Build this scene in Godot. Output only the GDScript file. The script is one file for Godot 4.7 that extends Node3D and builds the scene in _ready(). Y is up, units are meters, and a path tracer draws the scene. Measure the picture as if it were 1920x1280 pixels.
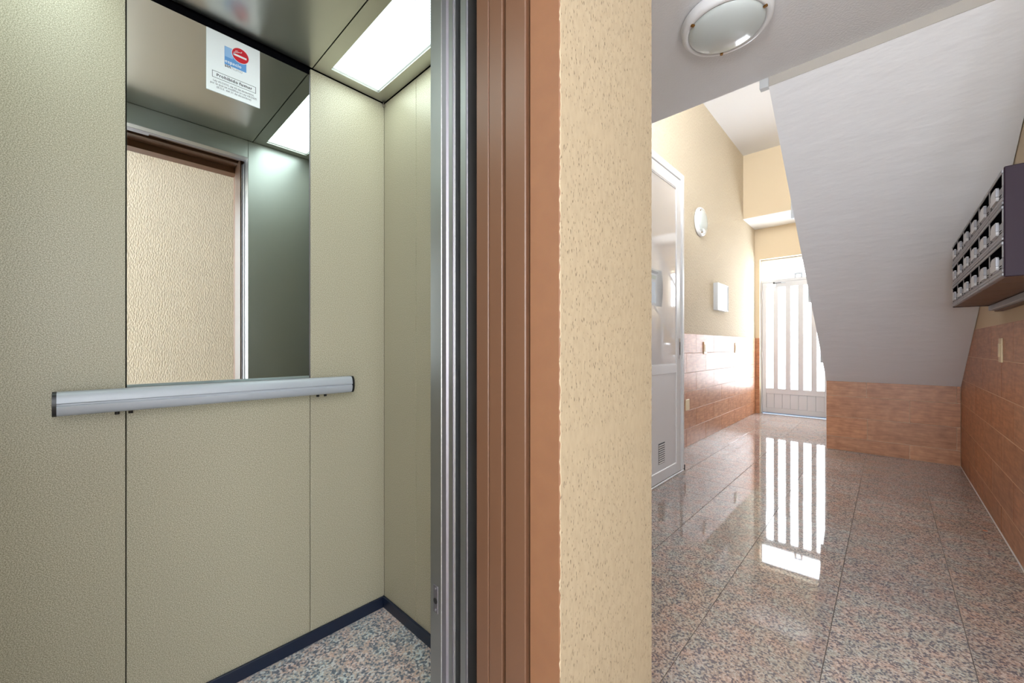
extends Node3D
# A lift car with its door open beside the entrance hall of an apartment block. Units are metres, y is up.
# The hall runs along -z towards the street door; the lift opens towards +x.

var mesh_cache := {}
var taken := {}
var rng := RandomNumberGenerator.new()
var M := {}

# ------------------------------------------------------------------ shapes
func tri(st: SurfaceTool, a: Vector3, b: Vector3, c: Vector3, out: Vector3) -> void:
	var g := (b - a).cross(c - a)
	if g.length_squared() < 1e-16:
		return
	var n := g.normalized()
	if g.dot(out) > 0.0:
		var t := b
		b = c
		c = t
	else:
		n = -n
	var m := n.abs()
	for v in [a, b, c]:
		st.set_normal(n)
		st.set_uv(Vector2(v.z, v.y) if m.x > m.y and m.x > m.z else (Vector2(v.x, v.z) if m.y > m.z else Vector2(v.x, v.y)))
		st.add_vertex(v)

func quad(st: SurfaceTool, a: Vector3, b: Vector3, c: Vector3, d: Vector3, out: Vector3) -> void:
	tri(st, a, b, c, out)
	tri(st, a, c, d, out)

func begin() -> SurfaceTool:
	var st := SurfaceTool.new()
	st.begin(Mesh.PRIMITIVE_TRIANGLES)
	return st

func add_cbox(st: SurfaceTool, at: Vector3, size: Vector3, b: float, basis := Basis.IDENTITY) -> void:
	var h := size * 0.5
	b = minf(b, minf(h.x, minf(h.y, h.z)) * 0.98)
	var face := func(axis: int, s: float) -> Array:
		var u := (axis + 1) % 3
		var w := (axis + 2) % 3
		var r := []
		for k in [[-1, -1], [1, -1], [1, 1], [-1, 1]]:
			var p := Vector3.ZERO
			p[axis] = s * h[axis]
			p[u] = k[0] * (h[u] - b)
			p[w] = k[1] * (h[w] - b)
			r.append(at + basis * p)
		return r
	for axis in 3:
		for s in [-1.0, 1.0]:
			var q: Array = face.call(axis, s)
			var n := Vector3.ZERO
			n[axis] = s
			quad(st, q[0], q[1], q[2], q[3], basis * n)
	if b <= 0.0:
		return
	for axis in 3:
		var u := (axis + 1) % 3
		var w := (axis + 2) % 3
		for su in [-1.0, 1.0]:
			for sw in [-1.0, 1.0]:
				var p := []
				for e in [[-1.0, 0], [1.0, 0], [1.0, 1], [-1.0, 1]]:
					var v := Vector3.ZERO
					v[axis] = e[0] * (h[axis] - b)
					v[u] = su * (h[u] - (0.0 if e[1] == 0 else b))
					v[w] = sw * (h[w] - (b if e[1] == 0 else 0.0))
					p.append(at + basis * v)
				var n := Vector3.ZERO
				n[u] = su
				n[w] = sw
				quad(st, p[0], p[1], p[2], p[3], basis * n)
	for sx in [-1.0, 1.0]:
		for sy in [-1.0, 1.0]:
			for sz in [-1.0, 1.0]:
				var a := at + basis * Vector3(sx * h.x, sy * (h.y - b), sz * (h.z - b))
				var c := at + basis * Vector3(sx * (h.x - b), sy * h.y, sz * (h.z - b))
				var d := at + basis * Vector3(sx * (h.x - b), sy * (h.y - b), sz * h.z)
				tri(st, a, c, d, basis * Vector3(sx, sy, sz))

func cbox(size: Vector3, b := 0.002) -> Mesh:
	var key := "%.4f %.4f %.4f %.4f" % [size.x, size.y, size.z, b]
	if not mesh_cache.has(key):
		var st := begin()
		add_cbox(st, Vector3.ZERO, size, b)
		mesh_cache[key] = st.commit()
	return mesh_cache[key]

# a polygon given in two axes (as Vector2) pushed along the third one from k0 to k1
func prism(poly: PackedVector2Array, axis: int, k0: float, k1: float) -> Mesh:
	var st := begin()
	add_prism(st, poly, axis, k0, k1)
	return st.commit()

func add_prism(st: SurfaceTool, poly: PackedVector2Array, axis: int, k0: float, k1: float) -> void:
	var place := func(p: Vector2, k: float) -> Vector3:
		if axis == 0:
			return Vector3(k, p.y, p.x)
		if axis == 1:
			return Vector3(p.x, k, p.y)
		return Vector3(p.x, p.y, k)
	var up := Vector3.ZERO
	up[axis] = 1.0
	var idx := Geometry2D.triangulate_polygon(poly)
	for i in range(0, idx.size(), 3):
		tri(st, place.call(poly[idx[i]], k1), place.call(poly[idx[i + 1]], k1), place.call(poly[idx[i + 2]], k1), up)
		tri(st, place.call(poly[idx[i]], k0), place.call(poly[idx[i + 1]], k0), place.call(poly[idx[i + 2]], k0), -up)
	var area := 0.0
	for i in poly.size():
		area += poly[i].cross(poly[(i + 1) % poly.size()])
	for i in poly.size():
		var a := poly[i]
		var b := poly[(i + 1) % poly.size()]
		var e := b - a
		var n2 := Vector2(e.y, -e.x) * signf(area)
		var n: Vector3 = place.call(n2, 0.0)
		quad(st, place.call(a, k0), place.call(b, k0), place.call(b, k1), place.call(a, k1), n)

# profile of (radius, height) turned about the y axis, smooth
func lathe(profile: Array, seg := 48) -> Mesh:
	var st := begin()
	var nrm := []
	for i in profile.size():
		var a: Vector2 = profile[maxi(i - 1, 0)]
		var b: Vector2 = profile[mini(i + 1, profile.size() - 1)]
		var t := (b - a).normalized()
		nrm.append(Vector2(t.y, -t.x))
	for i in profile.size() - 1:
		for k in seg:
			var t0 := TAU * k / seg
			var t1 := TAU * (k + 1) / seg
			var P := func(j: int, t: float) -> Vector3: return Vector3(profile[j].x * cos(t), profile[j].y, profile[j].x * sin(t))
			var N := func(j: int, t: float) -> Vector3: return Vector3(nrm[j].x * cos(t), nrm[j].y, nrm[j].x * sin(t)).normalized()
			var quadv := [[i, t0], [i + 1, t0], [i + 1, t1], [i, t1]]
			for f in [[0, 1, 2], [0, 2, 3]]:
				var v := []
				var n := []
				for q in f:
					v.append(P.call(quadv[q][0], quadv[q][1]))
					n.append(N.call(quadv[q][0], quadv[q][1]))
				var g: Vector3 = (v[1] - v[0]).cross(v[2] - v[0])
				if g.length_squared() < 1e-18:
					continue
				var order := [0, 2, 1] if g.dot(n[0] + n[1] + n[2]) > 0.0 else [0, 1, 2]
				for o in order:
					st.set_normal(n[o])
					st.add_vertex(v[o])
	return st.commit()

func disc_poly(r: float, seg := 32, ry := 0.0) -> PackedVector2Array:
	var p := PackedVector2Array()
	for k in seg:
		p.append(Vector2(cos(TAU * k / seg) * r, sin(TAU * k / seg) * (ry if ry > 0.0 else r)))
	return p

# ------------------------------------------------------------------ nodes
func numbered(called: String) -> String:
	taken[called] = taken.get(called, -1) + 1
	return called if taken[called] == 0 else "%s_%03d" % [called, taken[called]]

func base(called: String, at := Vector3.ZERO) -> Node3D:
	var o := Node3D.new()
	o.name = numbered(called)
	add_child(o)
	o.position = at
	return o

func tag(o: Node, label: String, category := "", group := "", kind := "") -> void:
	if label:
		o.set_meta("label", label)
	if category:
		o.set_meta("category", category)
	if group:
		o.set_meta("group", group)
	if kind:
		o.set_meta("kind", kind)

func part(called: String, parent: Node3D, m: Mesh, mat: Material, at := Vector3.ZERO, basis := Basis.IDENTITY) -> MeshInstance3D:
	var o := MeshInstance3D.new()
	o.name = called if parent != self else numbered(called)
	o.mesh = m
	o.material_override = mat
	parent.add_child(o, true)
	o.transform = Transform3D(basis, at)
	return o

# a chamfered box between two corners, given in the parent's axes
func bar(called: String, parent: Node3D, a: Vector3, b: Vector3, mat: Material, bev := 0.002) -> MeshInstance3D:
	var lo := a.min(b)
	var hi := a.max(b)
	return part(called, parent, cbox(hi - lo, bev), mat, (lo + hi) * 0.5)

func structure(o: Node, label := "") -> Node:
	tag(o, label, "", "", "structure")
	return o

# ------------------------------------------------------------------ materials
func noise(kind: int, freq: float, sd: int, octaves := 1) -> FastNoiseLite:
	var n := FastNoiseLite.new()
	n.noise_type = kind
	n.frequency = freq
	n.seed = sd
	n.fractal_type = FastNoiseLite.FRACTAL_FBM if octaves > 1 else FastNoiseLite.FRACTAL_NONE
	n.fractal_octaves = octaves
	return n

func grey(n: FastNoiseLite, w: int, h: int, to_w := 0, to_h := 0) -> Image:
	var im := n.get_seamless_image(w, h, false, false, 0.1, true)
	im.convert(Image.FORMAT_L8)
	if to_w > 0:
		im.resize(to_w, to_h, Image.INTERPOLATE_CUBIC)
	return im

func tex(im: Image) -> ImageTexture:
	return ImageTexture.create_from_image(im)

func mat(called: String, color: Color, rough := 0.6, metal := 0.0) -> StandardMaterial3D:
	var m := StandardMaterial3D.new()
	m.resource_name = called
	m.albedo_color = color
	m.roughness = rough
	m.metallic = metal
	return m

func planar(m: StandardMaterial3D, per_metre: float) -> StandardMaterial3D:
	m.uv1_scale = Vector3.ONE * per_metre   # shapes carry texture coordinates in metres
	return m

func relief(m: StandardMaterial3D, t: Texture2D, cm: float) -> StandardMaterial3D:
	m.heightmap_enabled = true
	m.heightmap_texture = t
	m.heightmap_scale = cm
	return m

func rgb8(r: float, g: float, b: float) -> Color:
	return Color(r / 255.0, g / 255.0, b / 255.0)

func granite_image(sd: int, dark: Color, mid: Color, warm: Color, pale: Color) -> Image:
	var S := 768
	var c1 := noise(FastNoiseLite.TYPE_CELLULAR, 0.17, sd)
	c1.cellular_return_type = FastNoiseLite.RETURN_CELL_VALUE
	c1.cellular_jitter = 1.0
	var a := grey(c1, S, S).get_data()
	var b := grey(noise(FastNoiseLite.TYPE_SIMPLEX, 0.05, sd + 1, 2), S, S).get_data()
	var c := grey(noise(FastNoiseLite.TYPE_SIMPLEX, 0.008, sd + 2, 2), S, S).get_data()
	var d := grey(noise(FastNoiseLite.TYPE_SIMPLEX, 0.35, sd + 3), S, S).get_data()
	var out := PackedByteArray()
	out.resize(S * S * 3)
	for i in S * S:
		var v := a[i] / 255.0 + (b[i] / 255.0 - 0.5) * 0.55
		var k: Color
		if v < 0.26:
			k = dark
		elif v < 0.47:
			k = mid
		elif v < 0.78:
			k = warm
		else:
			k = pale
		var f := 0.86 + 0.28 * d[i] / 255.0
		var red := (c[i] / 255.0 - 0.5) * 0.10
		out[i * 3] = clampi(int(k.r * 255.0 * f * (1.0 + red)), 0, 255)
		out[i * 3 + 1] = clampi(int(k.g * 255.0 * f * (1.0 - red * 0.3)), 0, 255)
		out[i * 3 + 2] = clampi(int(k.b * 255.0 * f * (1.0 - red * 0.6)), 0, 255)
	return Image.create_from_data(S, S, false, Image.FORMAT_RGB8, out)

func mixed(S: int, layers: Array, c0: Color, c1: Color) -> Image:
	# colour between c0 and c1 by a weighted sum of grey images
	var out := PackedByteArray()
	out.resize(S * S * 3)
	var datas := []
	for l in layers:
		datas.append(l[0].get_data())
	for i in S * S:
		var v := 0.5
		for k in layers.size():
			v += (datas[k][i] / 255.0 - 0.5) * layers[k][1]
		var col := c0.lerp(c1, clampf(v, 0.0, 1.0))
		out[i * 3] = int(col.r * 255.0)
		out[i * 3 + 1] = int(col.g * 255.0)
		out[i * 3 + 2] = int(col.b * 255.0)
	return Image.create_from_data(S, S, false, Image.FORMAT_RGB8, out)

func make_materials() -> void:
	# speckled laminate of the lift walls
	var fine := grey(noise(FastNoiseLite.TYPE_SIMPLEX, 0.16, 5), 512, 512)
	var finer := grey(noise(FastNoiseLite.TYPE_SIMPLEX, 0.4, 6), 512, 512)
	var lam := planar(mat("lift laminate", Color.WHITE, 0.42), 3.2)
	lam.albedo_texture = tex(mixed(512, [[fine, 0.75], [finer, 0.6]], rgb8(134, 128, 107), rgb8(208, 202, 180)))
	M.laminate = lam
	# granite
	for v in 3:
		var g := planar(mat("polished granite", Color.WHITE, 0.035), 1.25)
		g.albedo_texture = tex(granite_image(21, rgb8(120, 115, 122), rgb8(168, 155, 148), rgb8(192, 176, 164), rgb8(206, 198, 191))) if v == 0 else M.granite[0].albedo_texture
		g.uv1_offset = Vector3(0.37 * v, 0.2 * v, 0.61 * v)
		g.albedo_color = [rgb8(250, 250, 250), rgb8(238, 234, 234), rgb8(246, 240, 236)][v]
		if v == 0:
			M.granite = []
		M.granite.append(g)
	var lg := planar(mat("granite of the lift floor", Color.WHITE, 0.3), 1.15)
	lg.albedo_texture = tex(granite_image(77, rgb8(108, 116, 130), rgb8(168, 168, 174), rgb8(208, 190, 180), rgb8(222, 220, 220)))
	M.lift_granite = lg
	# rough plaster: upright drips, about 2 cm wide
	var drip := grey(noise(FastNoiseLite.TYPE_SIMPLEX, 0.05, 31, 3), 768, 256, 768, 768)
	var pit := noise(FastNoiseLite.TYPE_SIMPLEX, 0.11, 33, 2)
	var pits := grey(pit, 768, 224, 768, 768)
	var pd := pits.get_data()
	var sp := PackedByteArray()
	sp.resize(pd.size())
	for i in pd.size():
		sp[i] = int(255.0 * smoothstep(0.09, 0.19, pd[i] / 255.0))
	var pit_im := Image.create_from_data(768, 768, false, Image.FORMAT_L8, sp)
	var beige0 := rgb8(210, 195, 170)
	var beige1 := rgb8(226, 213, 190)
	var st := planar(mat("beige dripped plaster", Color.WHITE, 0.85), 1.1)
	st.albedo_texture = tex(mixed(768, [[drip, 0.8]], beige0, beige1))
	st.uv1_scale = Vector3.ONE * 1.8
	M.stucco = relief(st, tex(drip), 1.3)
	var sf := planar(mat("pale beige dripped plaster", Color.WHITE, 0.85), 2.0)
	sf.albedo_texture = tex(mixed(768, [[drip, 0.8]], rgb8(220, 207, 190), rgb8(234, 223, 207)))
	M.stucco_fine = relief(sf, st.heightmap_texture, 0.35)
	var pl := planar(mat("beige pitted plaster", Color.WHITE, 0.8), 1.6)
	pl.albedo_texture = tex(mixed(768, [[pit_im, 0.9], [drip, 0.25]], rgb8(112, 97, 77), rgb8(166, 149, 123)))
	M.pitted = relief(pl, tex(pit_im), 0.07)
	var smooth_beige := planar(mat("beige wall paint", rgb8(214, 195, 165), 0.8), 1.0)
	M.beige = smooth_beige
	# white plaster
	var trowel := grey(noise(FastNoiseLite.TYPE_SIMPLEX, 0.012, 41, 5), 256, 768, 768, 768)
	var w := planar(mat("white trowelled plaster", rgb8(237, 237, 240), 0.75), 0.8)
	M.white_plaster = relief(w, tex(trowel), 0.28)
	var orange_peel := grey(noise(FastNoiseLite.TYPE_SIMPLEX, 0.06, 43, 2), 512, 512)
	var wc := planar(mat("white ceiling paint", rgb8(230, 230, 233), 0.8), 2.0)
	M.white_ceiling = relief(wc, tex(orange_peel), 0.06)
	M.white_plain = mat("white paint", rgb8(236, 235, 234), 0.7)
	# wood-look ceramic tiles, grain running along the wall
	var grain := grey(noise(FastNoiseLite.TYPE_SIMPLEX, 0.03, 51, 4), 96, 768, 768, 768)
	var cloud := grey(noise(FastNoiseLite.TYPE_SIMPLEX, 0.008, 52, 3), 768, 768)
	var tile_im := tex(mixed(768, [[grain, 0.7], [cloud, 0.6]], rgb8(166, 112, 78), rgb8(212, 158, 120)))
	M.tile = []
	for v in 4:
		var t := planar(mat("brown wood-look ceramic tile", [rgb8(255, 255, 255), rgb8(246, 240, 236), rgb8(252, 244, 236), rgb8(240, 236, 234)][v], 0.38), 1.3)
		t.albedo_texture = tile_im
		t.uv1_offset = Vector3(0.29 * v, 0.43 * v, 0.17 * v)
		M.tile.append(t)
	M.grout = mat("pale tan grout", rgb8(232, 208, 182), 0.8)
	M.floor_grout = mat("grey floor grout", rgb8(120, 112, 108), 0.8)
	# metals
	var smear := grey(noise(FastNoiseLite.TYPE_SIMPLEX, 0.012, 62, 4), 768, 768)
	var s := planar(mat("brushed stainless steel", rgb8(166, 168, 168), 0.42, 1.0), 1.4)
	M.steel = s
	var cs := planar(mat("stainless steel ceiling sheet", rgb8(190, 190, 184), 0.30, 1.0), 1.4)
	M.ceiling_steel = cs
	M.polished = mat("satin steel edge", rgb8(146, 143, 150), 0.5, 1.0)
	M.mirror = mat("mirror glass", rgb8(226, 232, 228), 0.0, 1.0)
	M.alu = mat("grey anodised aluminium", rgb8(176, 182, 190), 0.42, 0.2)
	M.black = mat("black plastic", rgb8(16, 16, 19), 0.35)
	M.slot = mat("dark cavity", rgb8(12, 12, 15), 0.9)
	M.slot.metallic_specular = 0.0
	M.navy = mat("dark blue skirting", rgb8(21, 32, 54), 0.35)
	M.brown = mat("brown lacquered steel", rgb8(92, 63, 45), 0.36)
	M.orange = planar(mat("ochre brown paint", Color.WHITE, 0.62), 1.4)
	M.orange.albedo_texture = tex(mixed(768, [[smear, 0.5]], rgb8(106, 69, 44), rgb8(116, 78, 50)))
	M.purple = mat("dark plum lacquer", rgb8(46, 35, 46), 0.6)
	M.purple.metallic_specular = 0.3
	M.box_brown = mat("brown sheet metal", rgb8(116, 92, 78), 0.5)
	M.silver = mat("silver grey plastic", rgb8(150, 149, 155), 0.4, 0.2)
	M.card = mat("clear name holder with white card", rgb8(222, 222, 226), 0.25)
	M.pvc = mat("white lacquered aluminium", rgb8(234, 235, 238), 0.3)
	M.door_paint = mat("white door lacquer", rgb8(208, 208, 211), 0.35)
	M.gloss = mat("glossy white panel", rgb8(224, 222, 223), 0.04)
	M.gloss.clearcoat_enabled = true
	M.gloss.clearcoat = 1.0
	M.gloss.clearcoat_roughness = 0.03
	M.grey_shadow = mat("grey vent shade backing", rgb8(110, 112, 116), 0.8)  # darker grey sheet stands in for the shade between the vent slats
	M.ivory = mat("ivory plastic", rgb8(232, 212, 176), 0.35)
	M.white_glass = mat("opal glass", rgb8(206, 214, 214), 0.12)
	M.brass = mat("brass", rgb8(150, 110, 60), 0.35, 1.0)
	M.chrome = mat("chrome", rgb8(200, 200, 204), 0.15, 1.0)
	M.grey_case = mat("pale grey sheet metal", rgb8(196, 198, 200), 0.4)
	M.poster = mat("grey printed sheet", rgb8(168, 172, 176), 0.3)
	M.sign_white = mat("white plastic sign", rgb8(226, 232, 234), 0.4)
	M.sign_blue = mat("blue print", rgb8(96, 150, 208), 0.45)
	M.sign_sky = mat("pale blue print", rgb8(142, 182, 222), 0.45)
	M.sign_red = mat("red print", rgb8(196, 28, 44), 0.45)
	M.sign_ink = mat("black print", rgb8(34, 36, 44), 0.5)
	M.sign_print_grey = mat("grey print", rgb8(150, 156, 162), 0.5)
	M.pavement = planar(mat("pale pavement", rgb8(200, 196, 190), 0.8), 0.5)
	M.pane = mat("frosted window glass lit by daylight", rgb8(240, 244, 248), 0.3)
	M.pane.emission_enabled = true
	M.pane.emission = rgb8(244, 247, 255)
	M.pane.emission_energy_multiplier = PANE_GLOW
	M.lens = mat("ribbed lamp diffuser", rgb8(240, 246, 246), 0.4)
	M.lens.emission_enabled = true
	M.lens.emission = rgb8(236, 250, 252)
	M.lens.emission_energy_multiplier = LENS_GLOW

const PANE_GLOW := 5.0
const LENS_GLOW := 0.78
const DOOR_LIGHT := 11.0      # radiance of the frosted panes of the street door
const BACK_LIGHT := 18.0      # radiance of the unseen window added behind the camera
const SIDE_LIGHT := 4.8      # radiance of the unseen window added opposite the lift
const STAIR_LIGHT := 33.0     # radiance of the unseen window added on the upper landing
const LIFT_LIGHT := 5.2      # radiance of the lift lamp

# an area light of a pane or a diffuser: same size, just in front of it, looking along `to`
func area(called: String, parent: Node3D, at: Vector3, to: Vector3, size: Vector2, radiance: float, color: Color) -> void:
	var l := AreaLight3D.new()
	l.name = called
	parent.add_child(l, true)
	var up := Vector3.UP if absf(to.y) < 0.9 else Vector3.RIGHT
	l.transform = Transform3D(Basis.looking_at(to, up), at)
	l.area_size = size
	l.area_normalize_energy = true
	l.light_energy = radiance * size.x * size.y / PI
	l.light_color = color
	l.area_range = 20.0
	l.area_attenuation = 2.0
	l.shadow_enabled = true

const DAY := Color(0.93, 0.97, 1.0)

# ------------------------------------------------------------------ scene
func _ready() -> void:
	rng.seed = 4711
	# camera: level, the horizon a little below the middle of the frame
	var cam := Camera3D.new()
	cam.name = "camera"
	add_child(cam)
	cam.position = Vector3(0, 1.15, 0)
	cam.rotation.y = deg_to_rad(43.25)
	var near := 0.02
	cam.set_frustum(2.0 * near * 640.0 / 750.0, Vector2(0, near * 10.0 / 750.0), near, 60.0)
	cam.current = true
	var env := Environment.new()
	env.background_mode = Environment.BG_SKY
	var sky := Sky.new()
	var sm := ProceduralSkyMaterial.new()
	sm.sky_top_color = rgb8(150, 186, 228)
	sm.sky_horizon_color = rgb8(226, 234, 242)
	sm.ground_horizon_color = rgb8(214, 212, 208)
	sm.ground_bottom_color = rgb8(170, 166, 160)
	sm.energy_multiplier = 3.0
	sky.sky_material = sm
	env.sky = sky
	env.tonemap_mode = Environment.TONE_MAPPER_LINEAR
	env.tonemap_exposure = 1.08
	env.sdfgi_enabled = true
	env.ssao_enabled = true
	env.ssil_enabled = true
	var we := WorldEnvironment.new()
	we.name = "environment"
	we.environment = env
	add_child(we)

	make_materials()
	build_shell()
	build_street_door()
	build_added_windows()
	build_lift_car()
	build_lift_doors()
	build_staircase()
	build_railing()
	build_cupboard()
	build_mailboxes()
	build_lift_items()
	build_hall_items()

# ------------------------------------------------------------------ shell
func tiles_on_wall(parent: Node3D, rows: Array, cuts: Callable, axis: int, face: float, outward: float, k0: float, k1: float) -> void:
	# rows: heights from the top down; cuts(row) gives one joint position; axis: 0 for walls across x, 2 for walls across z
	var pitch := 0.66
	for r in rows.size() - 1:
		var y1: float = rows[r]
		var y0: float = rows[r + 1]
		var j: float = cuts.call(r)
		var n0 := int(floor((k0 - j) / pitch))
		var n1 := int(ceil((k1 - j) / pitch))
		for n in range(n0, n1):
			var a := maxf(k0, j + n * pitch)
			var b := minf(k1, j + (n + 1) * pitch)
			if b - a < 0.012:
				continue
			var g := 0.0019
			var depth := 0.010 + rng.randf_range(-0.0004, 0.0004)
			var at: Vector3
			var size: Vector3
			if axis == 0:
				size = Vector3(depth, y1 - y0 - 2 * g, b - a - 2 * g)
				at = Vector3(face + outward * depth * 0.5, (y0 + y1) * 0.5, (a + b) * 0.5)
			else:
				size = Vector3(b - a - 2 * g, y1 - y0 - 2 * g, depth)
				at = Vector3((a + b) * 0.5, (y0 + y1) * 0.5, face + outward * depth * 0.5)
			part("wall_tile", parent, cbox(size, 0.0012), M.tile[rng.randi() % 4], at - parent.position)

func build_shell() -> void:
	# floor
	var fl := structure(base("floor"), "polished pinkish grey granite tile floor") as Node3D
	bar("floor_bed", fl, Vector3(-1.8, -0.12, -8.3), Vector3(1.4, -0.004, 2.9), M.floor_grout, 0.0)
	var pitch := 0.398
	var gap := 0.0011
	for region in [[-1.697, 0.52, -5.764, -0.985], [-1.697, -0.513, -8.11, -5.764], [-0.438, 1.22, -0.985, 2.7]]:
		for i in range(-8, 8):
			for k in range(-14, 20):
				var x0 := maxf(region[0], -0.172 + i * pitch)
				var x1 := minf(region[1], -0.172 + (i + 1) * pitch)
				var z0 := maxf(region[2], -4.06 + k * pitch)
				var z1 := minf(region[3], -4.06 + (k + 1) * pitch)
				if x1 - x0 < 0.02 or z1 - z0 < 0.02:
					continue
				var quarter := rng.randi() % 2
				var size := Vector3(x1 - x0 - 2 * gap, 0.010, z1 - z0 - 2 * gap)
				var tilt := Basis.from_euler(Vector3(rng.randf_range(-1, 1), 0, rng.randf_range(-1, 1)) * 0.0009)
				part("floor_tile", fl, cbox(size, 0.0007), M.granite[(rng.randi() + quarter) % 3], Vector3((x0 + x1) * 0.5, -0.005, (z0 + z1) * 0.5), tilt)
	bar("grout_line", fl, Vector3(0.503, -0.004, -5.75), Vector3(0.51, 0.0015, -2.2), M.white_plain, 0.0005)

	# left wall of the hall, with its tiled dado
	var wl := bar("wall_left", self, Vector3(-1.85, -0.1, -8.3), Vector3(-1.697, 4.45, 2.9), M.stucco, 0.0)
	structure(wl, "long beige dripped plaster wall with a tiled dado")
	bar("tile_bed", wl, Vector3(-1.699, 0, -7.99) - wl.position, Vector3(-1.6955, 1.303, -3.82) - wl.position, M.grout, 0.0)
	tiles_on_wall(wl, [1.303, 1.078, 0.85, 0.632, 0.414, 0.205, 0.0], func(r): return -5.384 if r % 2 == 1 else -5.046, 0, -1.697, 1.0, -7.98, -3.82)
	# right wall with the letterboxes
	var wr := bar("wall_right", self, Vector3(0.512, -0.1, -8.3), Vector3(0.64, 4.45, -2.2), M.beige, 0.0)
	structure(wr, "beige wall with brown tiled dado under the letterboxes")
	bar("tile_bed", wr, Vector3(0.5108, 0, -5.75) - wr.position, Vector3(0.522, 1.292, -2.25) - wr.position, M.grout, 0.0)
	tiles_on_wall(wr, [1.292, 1.064, 0.836, 0.611, 0.392, 0.165, 0.0], func(r): return -3.55 if r % 2 == 0 else -3.88, 0, 0.5195, -1.0, -5.75, -2.25)
	structure(bar("wall_recess", self, Vector3(0.64, -0.1, -2.32), Vector3(1.32, 2.74, -2.2), M.beige, 0.0), "short beige wall beside the lift lobby")
	var wo := structure(base("wall_opposite"), "beige dripped plaster wall opposite the lift") as Node3D
	bar("wall_beside_window", wo, Vector3(1.2, 0, 1.18), Vector3(1.32, 2.737, 2.9), M.stucco_fine, 0.0)
	bar("wall_beside_window", wo, Vector3(1.2, 0, -2.2), Vector3(1.32, 2.737, 0.0), M.stucco_fine, 0.0)
	bar("wall_under_window", wo, Vector3(1.2, 0, 0.0), Vector3(1.32, 0.7, 1.18), M.stucco_fine, 0.0)
	bar("wall_over_window", wo, Vector3(1.2, 2.5, 0.0), Vector3(1.32, 2.737, 1.18), M.stucco_fine, 0.0)

	# wall with the street door
	var we := structure(base("wall_street"), "beige wall around the street door") as Node3D
	bar("pier", we, Vector3(-1.697, 0, -8.2), Vector3(-1.625, 3.2, -7.99), M.beige, 0.0)
	bar("wall_over_door", we, Vector3(-1.625, 2.66, -8.2), Vector3(0.52, 3.2, -7.99), M.beige, 0.0)
	bar("wall_beside_door", we, Vector3(-0.628, 0, -8.2), Vector3(-0.36, 2.66, -7.99), M.beige, 0.0)
	bar("wall_under_window", we, Vector3(-0.36, 0, -8.2), Vector3(0.43, 1.93, -7.99), M.beige, 0.0)
	bar("wall_beside_window", we, Vector3(0.43, 0, -8.2), Vector3(0.52, 2.66, -7.99), M.beige, 0.0)
	bar("wall_over_beam", we, Vector3(-1.697, 3.2, -8.2), Vector3(0.52, 4.213, -7.22), M.beige, 0.0)
	bar("soffit", we, Vector3(-1.697, 3.19, -7.99), Vector3(0.52, 3.202, -7.222), M.white_plain, 0.0)
	for r in 6:
		var ys := [1.303, 1.078, 0.85, 0.632, 0.414, 0.205, 0.0]
		bar("wall_tile", we, Vector3(-1.686, ys[r + 1] + 0.0014, -7.99), Vector3(-1.623, ys[r] - 0.0014, -7.98), M.tile[r % 4], 0.0012)
	structure(bar("ground", self, Vector3(-8, -0.25, -16), Vector3(8, -0.03, -8.3), M.pavement, 0.0), "pale street pavement outside the door")

	# ceilings
	structure(bar("ceiling", self, Vector3(-1.697, 2.737, -2.754), Vector3(1.32, 2.93, 2.9), M.white_ceiling, 0.0), "low white ceiling under the stair landing")
	structure(bar("shaded_trim_1", self, Vector3(-0.513, 2.682, -2.754), Vector3(0.5085, 2.737, -2.751), mat("beige grey with shade mixed in", rgb8(178, 172, 164), 0.7), 0.0005), "narrow beige grey strip where the low ceiling meets the stairs, shade put into its colour")  # colour darkened to stand in for shade on this step face
	structure(bar("ceiling_upper", self, Vector3(-1.85, 4.213, -8.3), Vector3(0.64, 4.4, -1.2), M.white_ceiling, 0.0), "high white ceiling above the stairs")
	var wu := structure(base("wall_landing"), "beige wall of the upper landing") as Node3D
	bar("wall_under_window", wu, Vector3(-1.697, 2.93, -1.3), Vector3(0.64, 3.05, -1.2), M.beige, 0.0)
	bar("wall_over_window", wu, Vector3(-1.697, 4.10, -1.3), Vector3(0.64, 4.213, -1.2), M.beige, 0.0)
	bar("wall_beside_window", wu, Vector3(-1.697, 3.05, -1.3), Vector3(-1.5, 4.10, -1.2), M.beige, 0.0)
	bar("wall_beside_window", wu, Vector3(0.30, 3.05, -1.3), Vector3(0.64, 4.10, -1.2), M.beige, 0.0)
	var w4 := base("added_window_4", Vector3(-0.6, 3.05, -1.24))  # unseen window, added to brighten the upper hall
	structure(w4, "wide frosted window added on the upper landing to light the hall")
	for x in [-0.90, -0.02, 0.86]:
		bar("frame_post", w4, Vector3(x, 0, -0.02), Vector3(x + 0.04, 1.05, 0.03), M.pvc)
	for y in [0.0, 1.01]:
		bar("frame_rail", w4, Vector3(-0.86, y, -0.02), Vector3(-0.02, y + 0.04, 0.03), M.pvc)
		bar("frame_rail", w4, Vector3(0.02, y, -0.02), Vector3(0.86, y + 0.04, 0.03), M.pvc)
	pane("pane", w4, Vector3(-0.86, 0.04, 0.0), Vector3(-0.02, 1.01, 0.008), Vector3(0, 0, -1), STAIR_LIGHT, M.pane)
	pane("pane", w4, Vector3(0.02, 0.04, 0.0), Vector3(0.86, 1.01, 0.008), Vector3(0, 0, -1), STAIR_LIGHT, M.pane)
	structure(bar("wall_landing_side", self, Vector3(0.52, 2.93, -2.2), Vector3(0.64, 4.213, -1.3), M.beige, 0.0), "beige side wall of the upper landing")

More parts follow.
